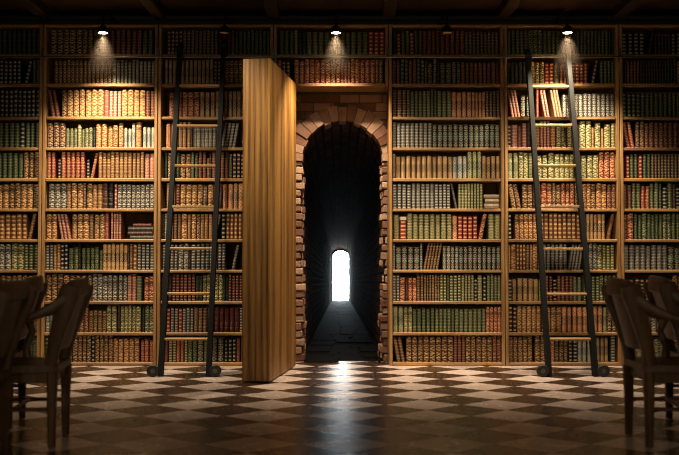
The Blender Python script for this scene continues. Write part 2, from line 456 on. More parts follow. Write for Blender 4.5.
def book_mat(code):
    if code in BOOKMAT: return BOOKMAT[code]
    name, base, gilt = COL[code[0]]; p = code[1]
    m, nt, b = new_mat('leather_' + name.replace(' ', '_').replace('-', '_') + '_' + PATN[p].replace('-', '_'))
    uvn = nt.nodes.new('ShaderNodeUVMap'); uvn.uv_map = 'uv'; sx = nt.nodes.new('ShaderNodeSeparateXYZ'); nt.links.new(uvn.outputs[0], sx.inputs[0])
    u, v = N(nt, sx.outputs[0]), N(nt, sx.outputs[1])
    an = nt.nodes.new('ShaderNodeAttribute'); an.attribute_name = 'rnd'; sc = nt.nodes.new('ShaderNodeSeparateColor'); nt.links.new(an.outputs[0], sc.inputs[0])
    r0, r1 = N(nt, sc.outputs[0]), N(nt, sc.outputs[1])
    onsp = u.gt(.04) * u.lt(.96)
    du = (u - .5).abs()
    nz = noise(nt, position(nt), 90, 3, .6)
    def lines(n, w):
        f = (v * n + .5).frac() - .5
        return f.abs().lt(w)
    bc = lin(base)
    col = scalec(nt, bc, r0 * .45 + nz * .4 + .22)
    if p == '0':
        g = lines(5, .035) * .5
    elif p == '1':
        f = (v * 6).frac()
        orn = ((u * 9.4 + r1 * 3).sin() * (v * 50 + r1 * 5).sin() + ((du * 10 + v * 66).sin() * .6)).gt(.2)
        g = (orn * .9).max(lines(6, .06)) * (nz * .7 + .6)
        lab = (v.gt(.67) * v.lt(.8)) * r1.gt(.5)
        col = mixc(nt, lab * .75, col, scalec(nt, bc, .3))
        g = g * (lab * .55).rsub(1.0)
    elif p == '2':
        f = (v * 8).frac() - .5
        g = lines(8, .10).max((f.abs().lt(.16) * du.lt(.2)) * .6) * .85
    elif p == '3':
        f = (v * 4 + .0).frac() - .5
        dia = (f.abs() * 1.0 + du * .9)
        g = (dia.lt(.33) * dia.gt(.19)).max(dia.lt(.07)).max(lines(4, .05)) * .9
        if code[0] == 'e':
            col = mixc(nt, v.gt(.42) * v.lt(.58), col, lin('2f5a58'))
    elif p == '4':
        mid = v.gt(.30) * v.lt(.66)
        light = tuple(bc[i] * 1.0 + .10 * lin(gilt)[i] for i in range(3)) + (1,)
        col = scalec(nt, light, r0 * .4 + nz * .4 + .3)
        dk = lin({'s': '1f4a4a', 'g': '1c3018', 'r': '4a0f0e', 'd': '101c10'}.get(code[0], '17100c'))
        col = mixc(nt, mid, col, dk)
        f = (v * 7).frac() - .5
        g = ((f.abs() + du).lt(.46) * (f.abs() + du).gt(.16) * .85).max(lines(7, .07)) * ((mid * .35).rsub(1.0))
    else:
        f = (v * (9 if code[0] in 'smgo' else 6)).frac() - .5
        g = ((f.abs() * 1.3).pow(2.0) + (du * .9).pow(2.0)).lt(.075) * .95
    if p == '6': g = g * v.lt(.8)
    g = g * onsp
    col = mixc(nt, g, col, scalec(nt, lin(gilt), nz * .7 + .62))
    if p == '6': col = mixc(nt, v.gt(.84) * v.lt(.985), col, lin('e6ddc8'))
    nt.links.new(col, b.inputs['Base Color'])
    nt.links.new((nz * .3 + .33).k, b.inputs['Roughness'])
    bump(nt, b, g * .4 + nz * .4, .3, .003)
    BOOKMAT[code] = m; return m
M['topedge'] = M['paper']

# rows: each token  [<|>]code*count w<width px> h<height px>;  _n = gap of n px;  F = flat pile
ROWS = {
 'A': ['d0*22w5', 'b1*13 x5*6w5 _2 >x5*1w5 d2*2w4 _1', 'b1*12 x5*10w4.4', 'd2*16w5 x5w5 d2*3w4.5', 'd2*17w5 b1*3w5', 'b1*10w5 t1*3 b1*2 t1*2 k1', 't1*6 t5*11w5 >b2*1w4 _2',
       'b1*8 <d0*1w4 s1*3w5 o1*2w5 g5*3w4', 'b1*20', 'b1*20', 'd1*20'],
 '1': ['_2 k1*5w6 k1*3w5 m2*8w5 d2*2w5 _2', '_7 b1*14w4.5 s1w5 s2*10w4.2', '<m2*2w4 _1 b1w5 t1*2w6.2 t1w5.5 t1w6h27 a1*2w6 p0w5h27 p2*3w4h26 a1*2w6 t1*2w6 m2*2w4.5h26',
       'b1*3w6h25 g2*3w4h20 o2w4h23 g2w3h19 g1*2w4h20 x0w3h20 t1*2w6h24 t1*2w5.5h22 t1w5h25 s4*2w4h20 s4w4h25 t1w6h26 _1 s4*3w4h21', 'r2*2w4.5h26 _2 x5w4h20 r2*5w5h26 _1 x5w4h20 >r2w4 t2*11w4.4h26 p2*2w5.5h25',
       '_2 s1*3w6 t2w5 t1*2w6h26 k2*1w3 t1w6 t2*2w5h24 b0w5.5h27 x0w5.5h27 _1 p5w3 s1*8w4.7h24', 'a1*2w5.5h25 <p2*3w3.4 t1*2w5.5h25 a1w6h25 b2w5h25 t1*2w5.5h25 p0w4h28 _2 p2*4w2.6h28 _5 F:s0,4;b0,4;s0,5;p0,3@28',
       's5*2w4 t2*2w4 x5*2w4h26 d3*2w6h22 x0w2 d3*4w5h22 d3w4h20 t4*4w4.5h26 t4*2w4.5h26 k0w2 b2w4h25 t5*1w4.5 s5*4w4.6h26', 'b1*3w6 a1w6 b1*3w6 k1w5 s1*2w5.5 s1*3w5 k0w1 s1*2w4.6 p2*2w4.5 g2w6h25 _2 r1*2w5h24',
       's1*2w5 g1*2w5 k1*2w6 m1*2w6h22 m1w5 b1*4w5h21 o1*2w6h26 _1 k0w3 o1*4w4.4h26 o1w6h26 _1 d0w3 g1*2w5h26', 'd5*4w4.6h25 k1*3w6 b1*2w5h26 k1w5h26 x5w4h26 b1*4w5h26 a1*5w5.8h23 _1 r3*3w5h22'],
 '2': ['_5 k5*4w4.5 k2*9w4.5 m0*3w5 m5w4.5 d2*9w4.5', '_2 k4*12w4.5 k5*3w4 k1*10w5', '_7 r1w5.5h24 k0w2 r1*4w6h25 k4*3w5.5h25 k4*6w4.5h26 b1*6w5', '_4 r1w5.5h24 b2*2w4 b1*3w4.5h26 k0w2 s1*7w4.2h22 >s2*4w4 _2 F:s0,4;c0,4;s0,4@16 b1*3w5',
       '_3 d0w3 b1w5.5h25 d0*2w4 b1*2w6h24 d2*2w4 m2*2w4.5h27 t2w3h20 k0w3 m2*4w4.6h27 d2w4h24 k5*3w4.4h25 m2*6w4.5', '_5 t2w4h25 k0w2 b2w4 m5w4.5h25 t1*4w6h24 k2w5h23 t1*2w6h24 k0w3 r4*2w6h25 k4w5h25 r4*6w5.6h25',
       'k0w3 s2w4.5h26 k0w2 b2*3w4h25 a1w7h25 t2w4 a1w6h25 k1w4 t2*3w4.4h25 >k2*1w4 x5w5.5h26 t5*5w4.3h26 b1*5', '_1 s5*4w4 s1*2w6h26 k0w2 s5*2w5h26 s5*6w4.3h27 _5 >x2*1w4 _2 x0w3 b1*5', 'k0*3w4 m5*6w4.4h27 d0*2w4h25 o1*2w4.5h26 d0w4 o1*2w5h26 d0*2w3 m5*5w4h26 b1*5',
       '_2 k0w4 r5w4.5h24 s5*2w4.4h24 r5w4.5h24 s5*3w4.2h24 b2*4w5h24 d0w3 m0*5w5.7h24 s5*2w3.8h25 b1*5', 'd2w3 m2w5h24 o5*2w4h24 r2*2w4h24 o5w4h24 d1*2w5h24 x3w7h24 o0w4h24 d0w3 x3*2w7h24 x5*3w4.2h23 m2*3w4.5h24 b1*4'],
 'D': ['_2 d2*3w5h24 o2w4h25 d0*2w4h24 g2*5w6h23 g2*3w5h23 g2*3w6h23 r5*3w5.5h24', 'r1w5 k5*2w5h23 _4 r1*7w6h24 t1w6h24 r1w6h24 r2*3w3.8h24 a1w5h25 r1*4w6h24 b1*2w4.5h24 _2'],
 '4': ['_1 d0w4 r5w4.6h22 d2*2w4.5h24 r5w4.6h22 d2*2w4.5h24 m2*4w4.6h24 m2*5w5.2h24 k2*9w4h23 _1', 'm2*2w4.5h24 d5*2w4.4h25 m2*2w4.2h24 d5*2w4.2h25 m2w3h23 x3w6h21 x3w4.5h25 k0w3 x3*2w6.4h21 x3*2w5h22 m2*9w4.5h22',
       'k2w5 b2w6 k2*2w4.5 g2*5w4.4h26 d2*2w3.5 g2*3w5.2h26 r4*4w5.6h25 r4*4w3.7h25 k2*4w4h26', 's2*9w4.5h25 e3*13w5.4h23', 'k1w3.5 b4*11w5.4h22 s4*3w5h22 g4*3w5h27 b4*4w5h22',
       's5*4w5.2 s2*5w5 s5*4w4.4 <s0*1w2.6 o2*8w3.4 _1 F:c0,6;c0,4.4;c0,4.4@18', '_1 o2w6h24 r6w7.5h23 o2*8w5.6h25 r4*1w5.5h23 r5*4w5h23 >r1*1w4.5 _1 o2*2w6h25', 's2w3h28 e3*4w6.4h23 s2w3h28 >b2*5w3.2h27 s3*4w4.4h23 e3*9w5h23',
       's5*2w4h26 r1w6h23 m0w3h23 r1*2w5h23 b2*2w4h27 b2*6w3h26 o5*2w4h27 d2*1w3h26 o5*3w4.4h26 o2*4w3.6h26 x5w3.6h22 o2w6h26 x5w4.4h25 g2*4w4h26', 'g4*2w6h25 o1*2w4.8h25 d2*5w5h23 g2*4w4.4h23 d2*1w4h23 g2*7w5h23 r1*4w4.2h25',
       '<b2*2w4.6 b1*8w6h25 m2*3w4h26 b1*5w5.4h25 m1*2w4.4h26'],
 '5': ['d2*5w4.5 d1*3w5.2 d2*4w4.6 d0*3w4.5 d2*10w3.8 d0*2w3', 'd0*6w4.4h22 o1*3w5.6h22 r5*2w5.4h21 o0w6h22 m2*3w4.5h22 r5*4w4.8h21 _2 >k5*1w4.4 _1 d2*4w4.2h23', '<p2*3w3.6 e3*2w6.5h22 k0w3 _3 p0w3.2h28 _1 <p2*2w3.6 <c2*3w3.2 s1*3w4.6h22 s3*9w5.6h23',
       'k5w4h23 p2w6.4h23 p2w3.4h21 p2w5.4h24 k0w4 a2*2w4.6h25 p2*3w3.4h27 a2w6h24 o1*4w5.3h24 k0w2 o1*1w6.5h27 o1*1w5.5h26 t2w3.2h20 o1w6.5h25 t2w3.2h20 o1w6.5h24 o2w4h24', 'g4*2w5.4h25 o1*2w4.6h26 g2*2w4h25 o1*2w5.5h23 o1w6.4h26 o1*4w4.7h24 d0w2 o2w4.6h26 o1*3w5.6h23 r1*3w5.4h26',
       '<b1*2w5 b1*2w5.6h24 k0w3 r1*3w5.6h25 k1w4 b1*1w5 r1*3w4.6h25 k1w3 a1*3w4.6h25 b1*1w5 a1*2w5.5h25 m1*2w4.5h24', 'x5w4h25 _3 a1*5w4.6h25 k0w2 t5*8w4.8h26 t5*2w4.5h25 k0w1 t4*5w4h25 _1 >t0*1w4 _1', 't2w3h25 a1w6h25 t5*3w3.6h26 k2w4 t2w3 a1w6h26 s2*7w4.6h26 >s2*4w3.4 s1*3w4.8h26 o1w5.5h25 o5*3w4.4h25 _2',
       'x5w4.4h22 b4*5w5.8h22 g2w3h22 m5*3w4.2h25 x5w4.6h22 m2*4w4.4h25 g2*2w4.6h24 d0w2 g5*4w4.6h25 g1*4w4.6', 'k5*2w4.6h26 t1*5w5h26 k5*1w4.6h26 t1*3w5.6h25 r4*5w5.4h25 r4*3w5.2h26 g4w4.4h25 k1*2w5', 'b1*5w4.7h25 _2 b1*2w5.6h26 k1*1w4 r1w4.4h24 k1*3w4.6h21 x5*2w4.6h22 s4*3w4.6h22 k4*4w4h24 _2 s5w5.6h26 _1'],
 '6': ['x5*4w5.6h22 _2 >k0*1w3 k0*5w3.2h20 x5*12w4.6h22', 'd0*2w3 m2*4w4 k0*10w3.2 d0*3w4 b1*12', 'd5*4w4.8h24 d2*20w4.6h24', '<r2*2w4.6 b1*2w5 m1*18w5h25', '_3 r5w4.6h23 d2*2w4.4h24 r5w4.6h23 d2*2w4.4h24 k2*9w3.4h24 b1*10',
       'm2*2w4.2h24 g2*2w4.2h26 r2*2w4.2h23 g2*2w4.2h26 d2w3 x5w5.4h22 g2w4.6h26 k0w3 x5w5.6h22 g2*9', 'm1w4 r1w7h26 d2*2w4 g1w5.4h26 d2*4w4 g1*2w4.6 d2*14w4.4', 's2*8w5h24 e3*10w5.8h22', 'k5*9w4.6h22 b1*10', 's1*20', 'g1*8w5h23 b1*10'],
}
def clear_px(r): return BOARDS[r + 1][0] - BOARDS[r][1]
BOOKS = []
import re
for b, rows in ROWS.items():
    for r, spec in enumerate(rows):
        items = []
        for tok in spec.split():
            if tok[0] == '_': items.append(('gap', float(tok[1:]))); continue
            if tok[0] == 'F':
                body, w = tok[2:].split('@'); items.append(('flat', float(w), [(q.split(',')[0], float(q.split(',')[1])) for q in body.split(';')])); continue
            lean = {'<': -1, '>': 1}.get(tok[0], 0); tk = tok[1:] if lean else tok
            g = re.match(r'([a-z]\d)(?:\*(\d+))?(?:w([\d.]+))?(?:h([\d.]+))?$', tk)
            code, n, w, h = g.group(1), int(g.group(2) or 1), float(g.group(3) or 5.2), float(g.group(4) or 0)
            cl = clear_px(r); h = min(h or cl - random.uniform(1.6, 3.2), cl - .9)
            hs = [min(h + random.uniform(-.5, .5), cl - .7) for _ in range(n)]
            if lean: items.append(('lean', lean, code, n, w, h)); continue
            same = random.random()
            for q in range(n): items.append(('bk', code, w * random.uniform(.96, 1.04), hs[q], same))
        TH = .17
        def lean_th(i): return TH * (1.15 if i[3] == 1 else 1)
        def width(i):
            if i[0] == 'gap' or i[0] == 'flat': return i[1]
            if i[0] == 'bk': return i[2]
            return i[3] * i[4] / math.cos(lean_th(i)) + i[5] * math.sin(lean_th(i))
        total = sum(width(i) for i in items); avail = 109.2 - .6
        fixed = sum(i[5] * math.sin(lean_th(i)) for i in items if i[0] == 'lean')
        k = (avail - fixed) / (total - fixed)
        x = -54.3
        zb = BZ[r + 1][1]
        for i in items:
            w = width(i) * k if i[0] != 'lean' else (width(i) - i[5] * math.sin(lean_th(i))) * k + i[5] * math.sin(lean_th(i))
            if i[0] == 'bk':
                BOOKS.append(dict(bay=b, row=r, x=x + w / 2, w=w - random.uniform(.25, .75), h=i[3], code=i[1], mode='up', s=i[4]))
            elif i[0] == 'flat':
                z = 0.0
                for q, (code, th) in enumerate(i[2]):
                    L = (w - 1.2) * (1 - .12 * random.random() - (.25 if q == len(i[2]) - 1 and len(i[2]) > 3 else 0))
                    BOOKS.append(dict(bay=b, row=r, x=x + w / 2 + random.uniform(-.5, .5) * (w - 1 - L), w=th - .15, h=L, code=code, mode='flat', z=z, s=.5)); z += th
            elif i[0] == 'lean':
                n, lw, h = i[3], i[4] * k, i[5]; th = lean_th(i)
                step = lw / math.cos(th)
                for q in range(n):
                    px = (x + step * (q + 1)) if i[1] > 0 else (x + w - step * (n - q))
                    BOOKS.append(dict(bay=b, row=r, x=px, w=lw - .5, h=h, code=i[2], mode='lean', th=th * i[1], s=.5))
            x += w
# ---- which books show largest
def occl(px, py):
    if px < 0 or px > 678: return True
    if 241 < px < 297 and py > 56 and py < 385:
        if px < 271 or py > 57 + 1.2 * (px - 271): return True
    for (xa, ya, xb, yb_) in ((181, 45, 160, 376), (225, 40, 208, 376), (527, 50, 548, 376), (567, 40, 595, 376)):
        if py > ya and abs(px - (xa + (xb - xa) * (py - ya) / (yb_ - ya))) < 3.6: return True
    for (xa, ya, xb, yb_) in ((0, 271, 38, 370), (58, 279, 88, 370), (25, 305, 60, 330), (605, 278, 640, 370), (640, 300, 679, 330), (662, 276, 679, 370), (0, 350, 70, 376), (630, 350, 679, 376)):
        if xa < px < xb and ya < py < yb_: return True
    return False
for bk in BOOKS:
    cx = bay_x(bk['bay']); zb = BZ[bk['row'] + 1][1]
    vis = 0
    for i in range(5):
        for j in range(5):
            if bk['mode'] == 'flat': p = (cx + (bk['x'] + (i / 4 - .5) * bk['h'] * .9) * M_PX, D, zb + (bk['z'] + bk['w'] * j / 4) * M_PX)
            else: p = (cx + (bk['x'] + (i / 4 - .5) * bk['w'] * .9) * M_PX, D, zb + bk['h'] * (.04 + .92 * j / 4) * M_PX)
            vis += not occl(*project(p))
    bk['vis'] = vis / 25; bk['score'] = bk['w'] * bk['h'] * bk['vis'] * (1.0 if bk['mode'] == 'up' else 1.5)
ORDER = sorted(BOOKS, key=lambda q: -q['score'])
INDIV = set(id(q) for q in ORDER[:300])

def book_geo(m, bk, world, mi, pi):
    """one bound volume; origin at the middle of its foot, spine towards -Y"""
    w, h = bk['w'] * M_PX, bk['h'] * M_PX
    rnd = random.Random(zlib.crc32(repr((bk['bay'], bk['row'], round(bk['x'], 2))).encode()))
    dep = rnd.uniform(.15, .19) if h > .2 else rnd.uniform(.13, .16); dep = min(dep, .22)
    r = (rnd.random() * .5 + bk['s'] * .5, bk['s'] if rnd.random() < .7 else rnd.random(), rnd.random())
    bulge = min(w * .38, .02); pts = []
    NA = 4
    for k in range(NA + 1):
        a = PI * (k / NA); pts.append((-w / 2 * math.cos(a), bulge - bulge * math.sin(a)))
    o = len(m.v)
    out = pts + [(w / 2, dep), (-w / 2, dep)]
    n = len(out)
    if bk['mode'] == 'flat': T = world @ Matrix.Translation((-h / 2, 0, 0)) @ Matrix.Rotation(PI / 2, 4, 'Y') @ Matrix.Translation((-w / 2, 0, 0))
    else: T = world
    def add(x, y, z): m.v.append(tuple(T @ Vector((x, y, z))))
    for z in (0, h):
        for x, y in out: add(x, y, z)
    for k in range(n):
        k2 = (k + 1) % n
        u0, u1 = (k / NA, (k + 1) / NA) if k < NA else (0, 0)
        m.face([o + k, o + k2, o + n + k2, o + n + k], mi, [(u0, 0), (u1, 0), (u1, 1), (u0, 1)], r)
    m.face([o + k for k in range(n)][::-1], mi, None, r)
    # head: leather rim, sunken page block
    q = len(m.v); t = min(.0035, w * .18)
    inn = [(max(-w / 2 + t, min(w / 2 - t, x)), max(y, bulge * .9 + .004) if y < dep else y - .004) for x, y in out]
    for x, y in inn: add(x, y, h)
    for x, y in inn: add(x, y, h - .004)
    for k in range(n):
        k2 = (k + 1) % n
        m.face([o + n + k, o + n + k2, q + k2, q + k], mi, None, r)
        m.face([q + k, q + k2, q + n + k2, q + n + k], pi, None, r)
    m.face([q + n + k for k in range(n)], pi, None, r)
    # raised bands across the spine
    if bk['mode'] != 'flat' and bk['code'][1] in '01234':
        nb = 5 if bk['code'][1] in '014' else 4
        for j in range(1, nb + 1):
            zc = h * j / (nb + 1); q = len(m.v); hb = .0028
            for z, s in ((zc - hb, 0), (zc, .0022), (zc + hb, 0)):
                for k in range(NA + 1):
                    x, y = pts[k]; add(x * (1 + s / w), y - s, z)
            for a in range(2):
                for k in range(NA):
                    v0 = (zc + (a - 1) * hb) / h; v1 = (zc + a * hb) / h
                    m.face([q + a * (NA + 1) + k, q + a * (NA + 1) + k + 1, q + (a + 1) * (NA + 1) + k + 1, q + (a + 1) * (NA + 1) + k], mi,
                           [(k / NA, v0), ((k + 1) / NA, v0), ((k + 1) / NA, v1), (k / NA, v1)], r)
ORD = 'first second third fourth fifth sixth seventh eighth ninth tenth eleventh twelfth thirteenth fourteenth fifteenth sixteenth seventeenth eighteenth nineteenth twentieth'.split()
def ordw(n): return ORD[n] if n < 20 else 'twenty-' + ORD[n - 20]
mass = MB(); mats = []; idx = {}
rowcount = {}
for bk in BOOKS: rowcount.setdefault((bk['bay'], bk['row']), []).append(bk)
for (b, r), lst in rowcount.items():
    seen = [q for q in lst if q['vis'] > .15 and q['mode'] != 'flat']
    if b == 'A': seen = seen[::-1]
    for k, q in enumerate(seen): q['ord'] = k
    fl = [q for q in lst if q['mode'] == 'flat']
    for k, q in enumerate(fl): q['fl'] = (k, len(fl))
n_ind = 0
for bk in BOOKS:
    cx = bay_x(bk['bay']); zb = BZ[bk['row'] + 1][1]
    rnd = random.Random(zlib.crc32(repr((bk['bay'], bk['row'], round(bk['x'], 1), 7)).encode()))
    y = D + .030 + rnd.uniform(0, .012) + (.015 if bk['h'] < 22 else 0) + (.01 if bk['mode'] == 'flat' else 0)
    loc = Vector((cx + bk['x'] * M_PX, y, zb + .0006)); R = Matrix.Identity(4)
    if bk['mode'] == 'flat': loc.z += bk['z'] * M_PX
    if bk['mode'] == 'lean':
        th = bk['th']; w = bk['w'] * M_PX
        # pivot on the lower corner on the side it leans to
        c = Vector((math.copysign(w / 2, th), 0, 0)); R = Matrix.Rotation(th, 4, 'Y') @ Matrix.Translation(-c)
    if id(bk) in INDIV:
        m = MB(); book_geo(m, bk, R, 0, 1)
        o = m.build('book', [book_mat(bk['code']), M['paper']]); o.location = loc; n_ind += 1
        col, pat = COL[bk['code'][0]][0], PATN[bk['code'][1]]
        last = 1 if bk['bay'] == 'D' else 10
        if bk['bay'] == 'D': sh = 'upper row' if bk['row'] == 0 else 'lower row'
        else: sh = 'top shelf' if bk['row'] == 0 else ('bottom shelf' if bk['row'] == last else ordw(bk['row']) + ' shelf down')
        frm = 'right' if bk['bay'] == 'A' else 'left'
        if bk['mode'] == 'flat':
            k, nn = bk['fl']; pos = 'lowest' if k == 0 else ('topmost' if k == nn - 1 else ('second' if k == 1 else 'third'))
            lab = f"{col} book lying flat, {pos} in pile, {sh}, {BAYNAME[bk['bay']]}"
        else:
            lab = f"{col} {'leaning' if bk['mode'] == 'lean' else pat} book, {ordw(bk.get('ord', 0))} from {frm}, {sh}, {BAYNAME[bk['bay']]}"
        tag(o, lab, 'book', 'leather-bound books on the library shelves')
    elif not (bk['vis'] == 0 and bk['bay'] == '2' and bk['x'] > 42):
        if bk['code'] not in idx: idx[bk['code']] = len(mats); mats.append(book_mat(bk['code']))
        book_geo(mass, bk, Matrix.Translation(loc) @ R, idx[bk['code']], 99)
pi = len(mats); mats.append(M['paper']); mass.mi = [pi if q == 99 else q for q in mass.mi]
o = mass.build('book_rows', mats); tag(o, 'remaining rows of leather-bound books filling all the bookcases', 'books', None, 'stuff')

# ------------------------------------------------------------------ hidden bookcase door, swung open
far = on_floor(296.6, 366.2); near = on_floor(269.6, 383.2)
far = far.lerp(near, .035); dirv = (far - near); Ld = dirv.length; dirv.normalize(); ang = math.atan2(dirv.x, dirv.y)   # away from the camera
DH = at(297, 83.8, far.y).z; TH_D = .238
# local frame: origin near right corner, +Y towards the hinge, -X across the thickness
t = thing('bookcase_door', 'thick oak bookcase door swung open beside the brick archway', 'door', near, -ang)
m = MB()
nb = 5; pw = Ld / nb
for k in range(nb): m.cbox((-.022, k * pw + .0006, .012), (0, (k + 1) * pw - .0006, DH), .003)
m.build('back_panel', M['door'], t)
m = MB(); m.cbox((-TH_D, 0, .012), (-.0225, .035, DH), .004); m.build('end_panel', M['door'], t)
m = MB(); m.cbox((-TH_D, Ld - .03, .012), (-.0225, Ld, DH), .004); m.build('hinge_panel', M['door'], t)
for k in range(9):
    z = .012 + (DH - .012 - .03) * k / 8
    m = MB(); m.cbox((-TH_D + .004, .0355, z), (-.0225, Ld - .0305, z + .03), .004)
    m.build('base_board' if k == 0 else ('top_board' if k == 8 else 'shelf'), M['door'], t)
for z in (.3, 1.35, 2.35):
    m = MB(); m.lathe([(.012, 0), (.012, .1)], 10, 'Z', (-.012, Ld + .006, z)); m.build('hinge', M['black'], t, True)

# ------------------------------------------------------------------ ladder rail and ladders
zr = at(339.5, 56.8, D - .045).z
t = thing('ladder_rail', 'long grey metal ladder rail running along the top shelf edge', 'rail', (0, D - .045, zr))
m = MB(); m.tube([(LX + .12, 0, 0), (RX - .12, 0, 0)], .011, None, 10); m.build('tube', M['metal'], t, True)
for b in list(BAYS) + ['E']:
    x = (bay_x('6') + PITCHX / 2) if b == 'E' else bay_x(b) - PITCHX / 2
    if b == 'A' or b == 'E': continue
    m = MB(); m.cbox((x - .013, .0305, -.01), (x + .013, .0445, .095), .003); m.cbox((x - .009, -.004, -.018), (x + .009, .032, .006), .003); m.cbox((x - .009, -.006, -.017), (x + .009, .006, .004), .002)
    m.build('bracket', M['metal'], t)
def ladder(label, tl, tr, bl, br, rungs, name='rolling_ladder'):
    """tl/tr: pixels of the rail tops; bl/br: pixels of the feet on the floor"""
    B = [on_floor(*bl), on_floor(*br)]; yf = (B[0].y + B[1].y) / 2
    for q in B: q.x *= yf / q.y; q.y = yf
    T = [at(tl[0], tl[1], D - .10), at(tr[0], tr[1], D - .10)]
    root = thing(name, label, 'ladder', ((B[0].x + B[1].x) / 2, yf, 0), 0, 'rolling library ladders')
    O = Vector(root.location)
    for s in (0, 1):
        a, c = B[s] - O, T[s] - O
        m = MB(); u = (c - a).normalized(); sx = Vector((1, 0, 0)); sy = u.cross(sx).normalized()
        def ringp(p, hw, hd): return [p - sx * hw - sy * hd, p + sx * hw - sy * hd, p + sx * hw + sy * hd, p - sx * hw + sy * hd]
        a2 = a + u * .004
        m.hexa(ringp(a2, .022, .036) + ringp(c, .020, .030))
        ob = m.build('side_rail', M['ladder'], root)
        # flatten foot
        # hook over the ladder rail
        m = MB(); h = c - u * .10; yr = D - .045 - O.y; zz = zr - O.z
        m.tube([h + Vector((0, .0, -.02)), h + Vector((0, .03, .06)), (h.x, yr - .018, zz + .045), (h.x, yr + .004, zz + .033), (h.x, yr + .023, zz + .016), (h.x, yr + .026, zz - .008)], .008, None, 8)
        m.cbox((h.x - .03, h.y - .028, h.z - .07), (h.x + .03, h.y - .002 + .02, h.z + .05), .004)
        m.build('hook', M['black'], root, True)
        d = -1 if s == 0 else 1; wx = a.x + d * .062; wr = .054
        m = MB(); m.lathe([(.022, -.016), (wr - .006, -.016), (wr, -.010), (wr, .010), (wr - .006, .016), (.022, .016)], 28, 'Y', (wx, -.03, wr)); wh = m.build('wheel', M['rubber'], root, True)
        m = MB(); m.lathe([(.004, -.02), (.020, -.02), (.022, -.012), (.022, .012), (.020, .02), (.004, .02)], 18, 'Y', (wx, -.03, wr)); m.build('hub', M['metal'], wh, True)
        m = MB(); m.lathe([(.007, -.03), (.007, .028)], 10, 'Y', (wx, 0, wr)); m.cbox((min(a.x, wx) - .008, .0, wr - .014), (max(a.x, wx) + .008, .008, wr + .014), .002); m.build('axle', M['metal'], root, True)
    for py in rungs:
        f_ = None
        lo, hi = 0.0, 1.0
        for _ in range(30):
            mid = (lo + hi) / 2; p = B[0].lerp(T[0], mid)
            if project(p)[1] > py: lo = mid
            else: hi = mid
        p, q = B[0].lerp(T[0], lo) - O, B[1].lerp(T[1], lo) - O
        m = MB(); m.cbox((p.x + .017, p.y - .035, p.z - .011), (q.x - .017, p.y + .045, p.z + .011), .004); m.build('rung', M['rung'], root)
ladder('dark rolling ladder leaning on shelves left of open wooden door', (180.5, 44), (224, 40), (160.5, 376.5), (208.5, 376.5), (86, 126, 166, 207, 248.5, 293.5, 339))
ladder('dark rolling ladder right of archway, one rail lit white by lamp', (527.5, 50), (566.5, 40), (549, 376.5), (595.5, 376.5), (87, 125.5, 166, 207, 249, 294, 339))

# ------------------------------------------------------------------ spot lamps on the cornice
LAMPS = [(103, 32.5, True, 'black lamp on cornice, lit, leftmost of three lit ones'), (224.5, 32.5, False, 'unlit black lamp on cornice above the left ladder'),
         (336, 32.5, True, 'lit black lamp on cornice above the archway bookshelves'), (447, 32.5, False, 'unlit black lamp on cornice above bookcase right of archway'),
         (567.5, 32.5, True, 'lit black lamp on cornice above the right ladder')]
LY = D - .42
SPOTS = []
for px, py, lit, lab in LAMPS:
    p = at(px, py, LY); t = thing('spot_lamp', lab, 'lamp', p, 0, 'small spot lamps along the cornice')
    m = MB(); m.lathe([(.039, -.002), (.047, -.006), (.052, .0), (.051, .012), (.046, .03), (.036, .05), (.022, .062), (.016, .07), (.012, .074)], 24); m.build('shade', M['black'], t, True)
    m = MB(); m.lathe([(.008, -.0045), (.040, -.0035), (.040, -.0025)], 24); m.build('lens', M['bulb'] if lit else M['bulb_off'], t)
    zc = CEIL - p.z
    m = MB(); za = BZ[0][1] + .045 - p.z; m.tube([(0, 0, .06), (0, .0, za - .05), (0, .03, za - .01), (0, .09, za), (0, .20, za), (0, .455, za)], .008, None, 8); m.cbox((-.03, .455, za - .03), (.03, .468, za + .03), .004); m.build('arm', M['black'], t, True)
    if lit: SPOTS.append(p)

# haze cones shaped and faded to draw the beam glow under the lit lamps
hm = bpy.data.materials.new('beam_haze'); hm.use_nodes = True; nt = hm.node_tree; nt.nodes.clear()
ho = nt.nodes.new('ShaderNodeOutputMaterial'); hs = nt.nodes.new('ShaderNodeVolumeScatter')
tc = nt.nodes.new('ShaderNodeTexCoord'); sp_ = nt.nodes.new('ShaderNodeSeparateXYZ'); nt.links.new(tc.outputs['Object'], sp_.inputs[0])
hx, hy, hz = (N(nt, sp_.outputs[i]) for i in range(3))
rad = (hx * hx + hy * hy).pow(.5) / (hz * -.36 + .045)
dens = rad.rsub(1.0).max(0.0) * (hz * 2.4 + 1.0).max(0.0) * (hz * -5.0 + .15).min(1.0) * .1
nt.links.new(dens.k, hs.inputs['Density']); hs.inputs['Color'].default_value = (1, .8, .62, 1)
nt.links.new(hs.outputs[0], ho.inputs['Volume'])
for p, lab in zip(SPOTS, ('haze cone shaped as the beam of the leftmost lit lamp', 'haze cone shaped as the lamp beam above the archway', 'haze cone shaped as the lamp beam at the right ladder')):
    m = MB(); m.lathe([(.20, -.42), (.045, -.014)], 24)
    o = m.build('spot_beam_haze', hm); o.location = p; tag(o, lab, 'haze', None, 'stuff')

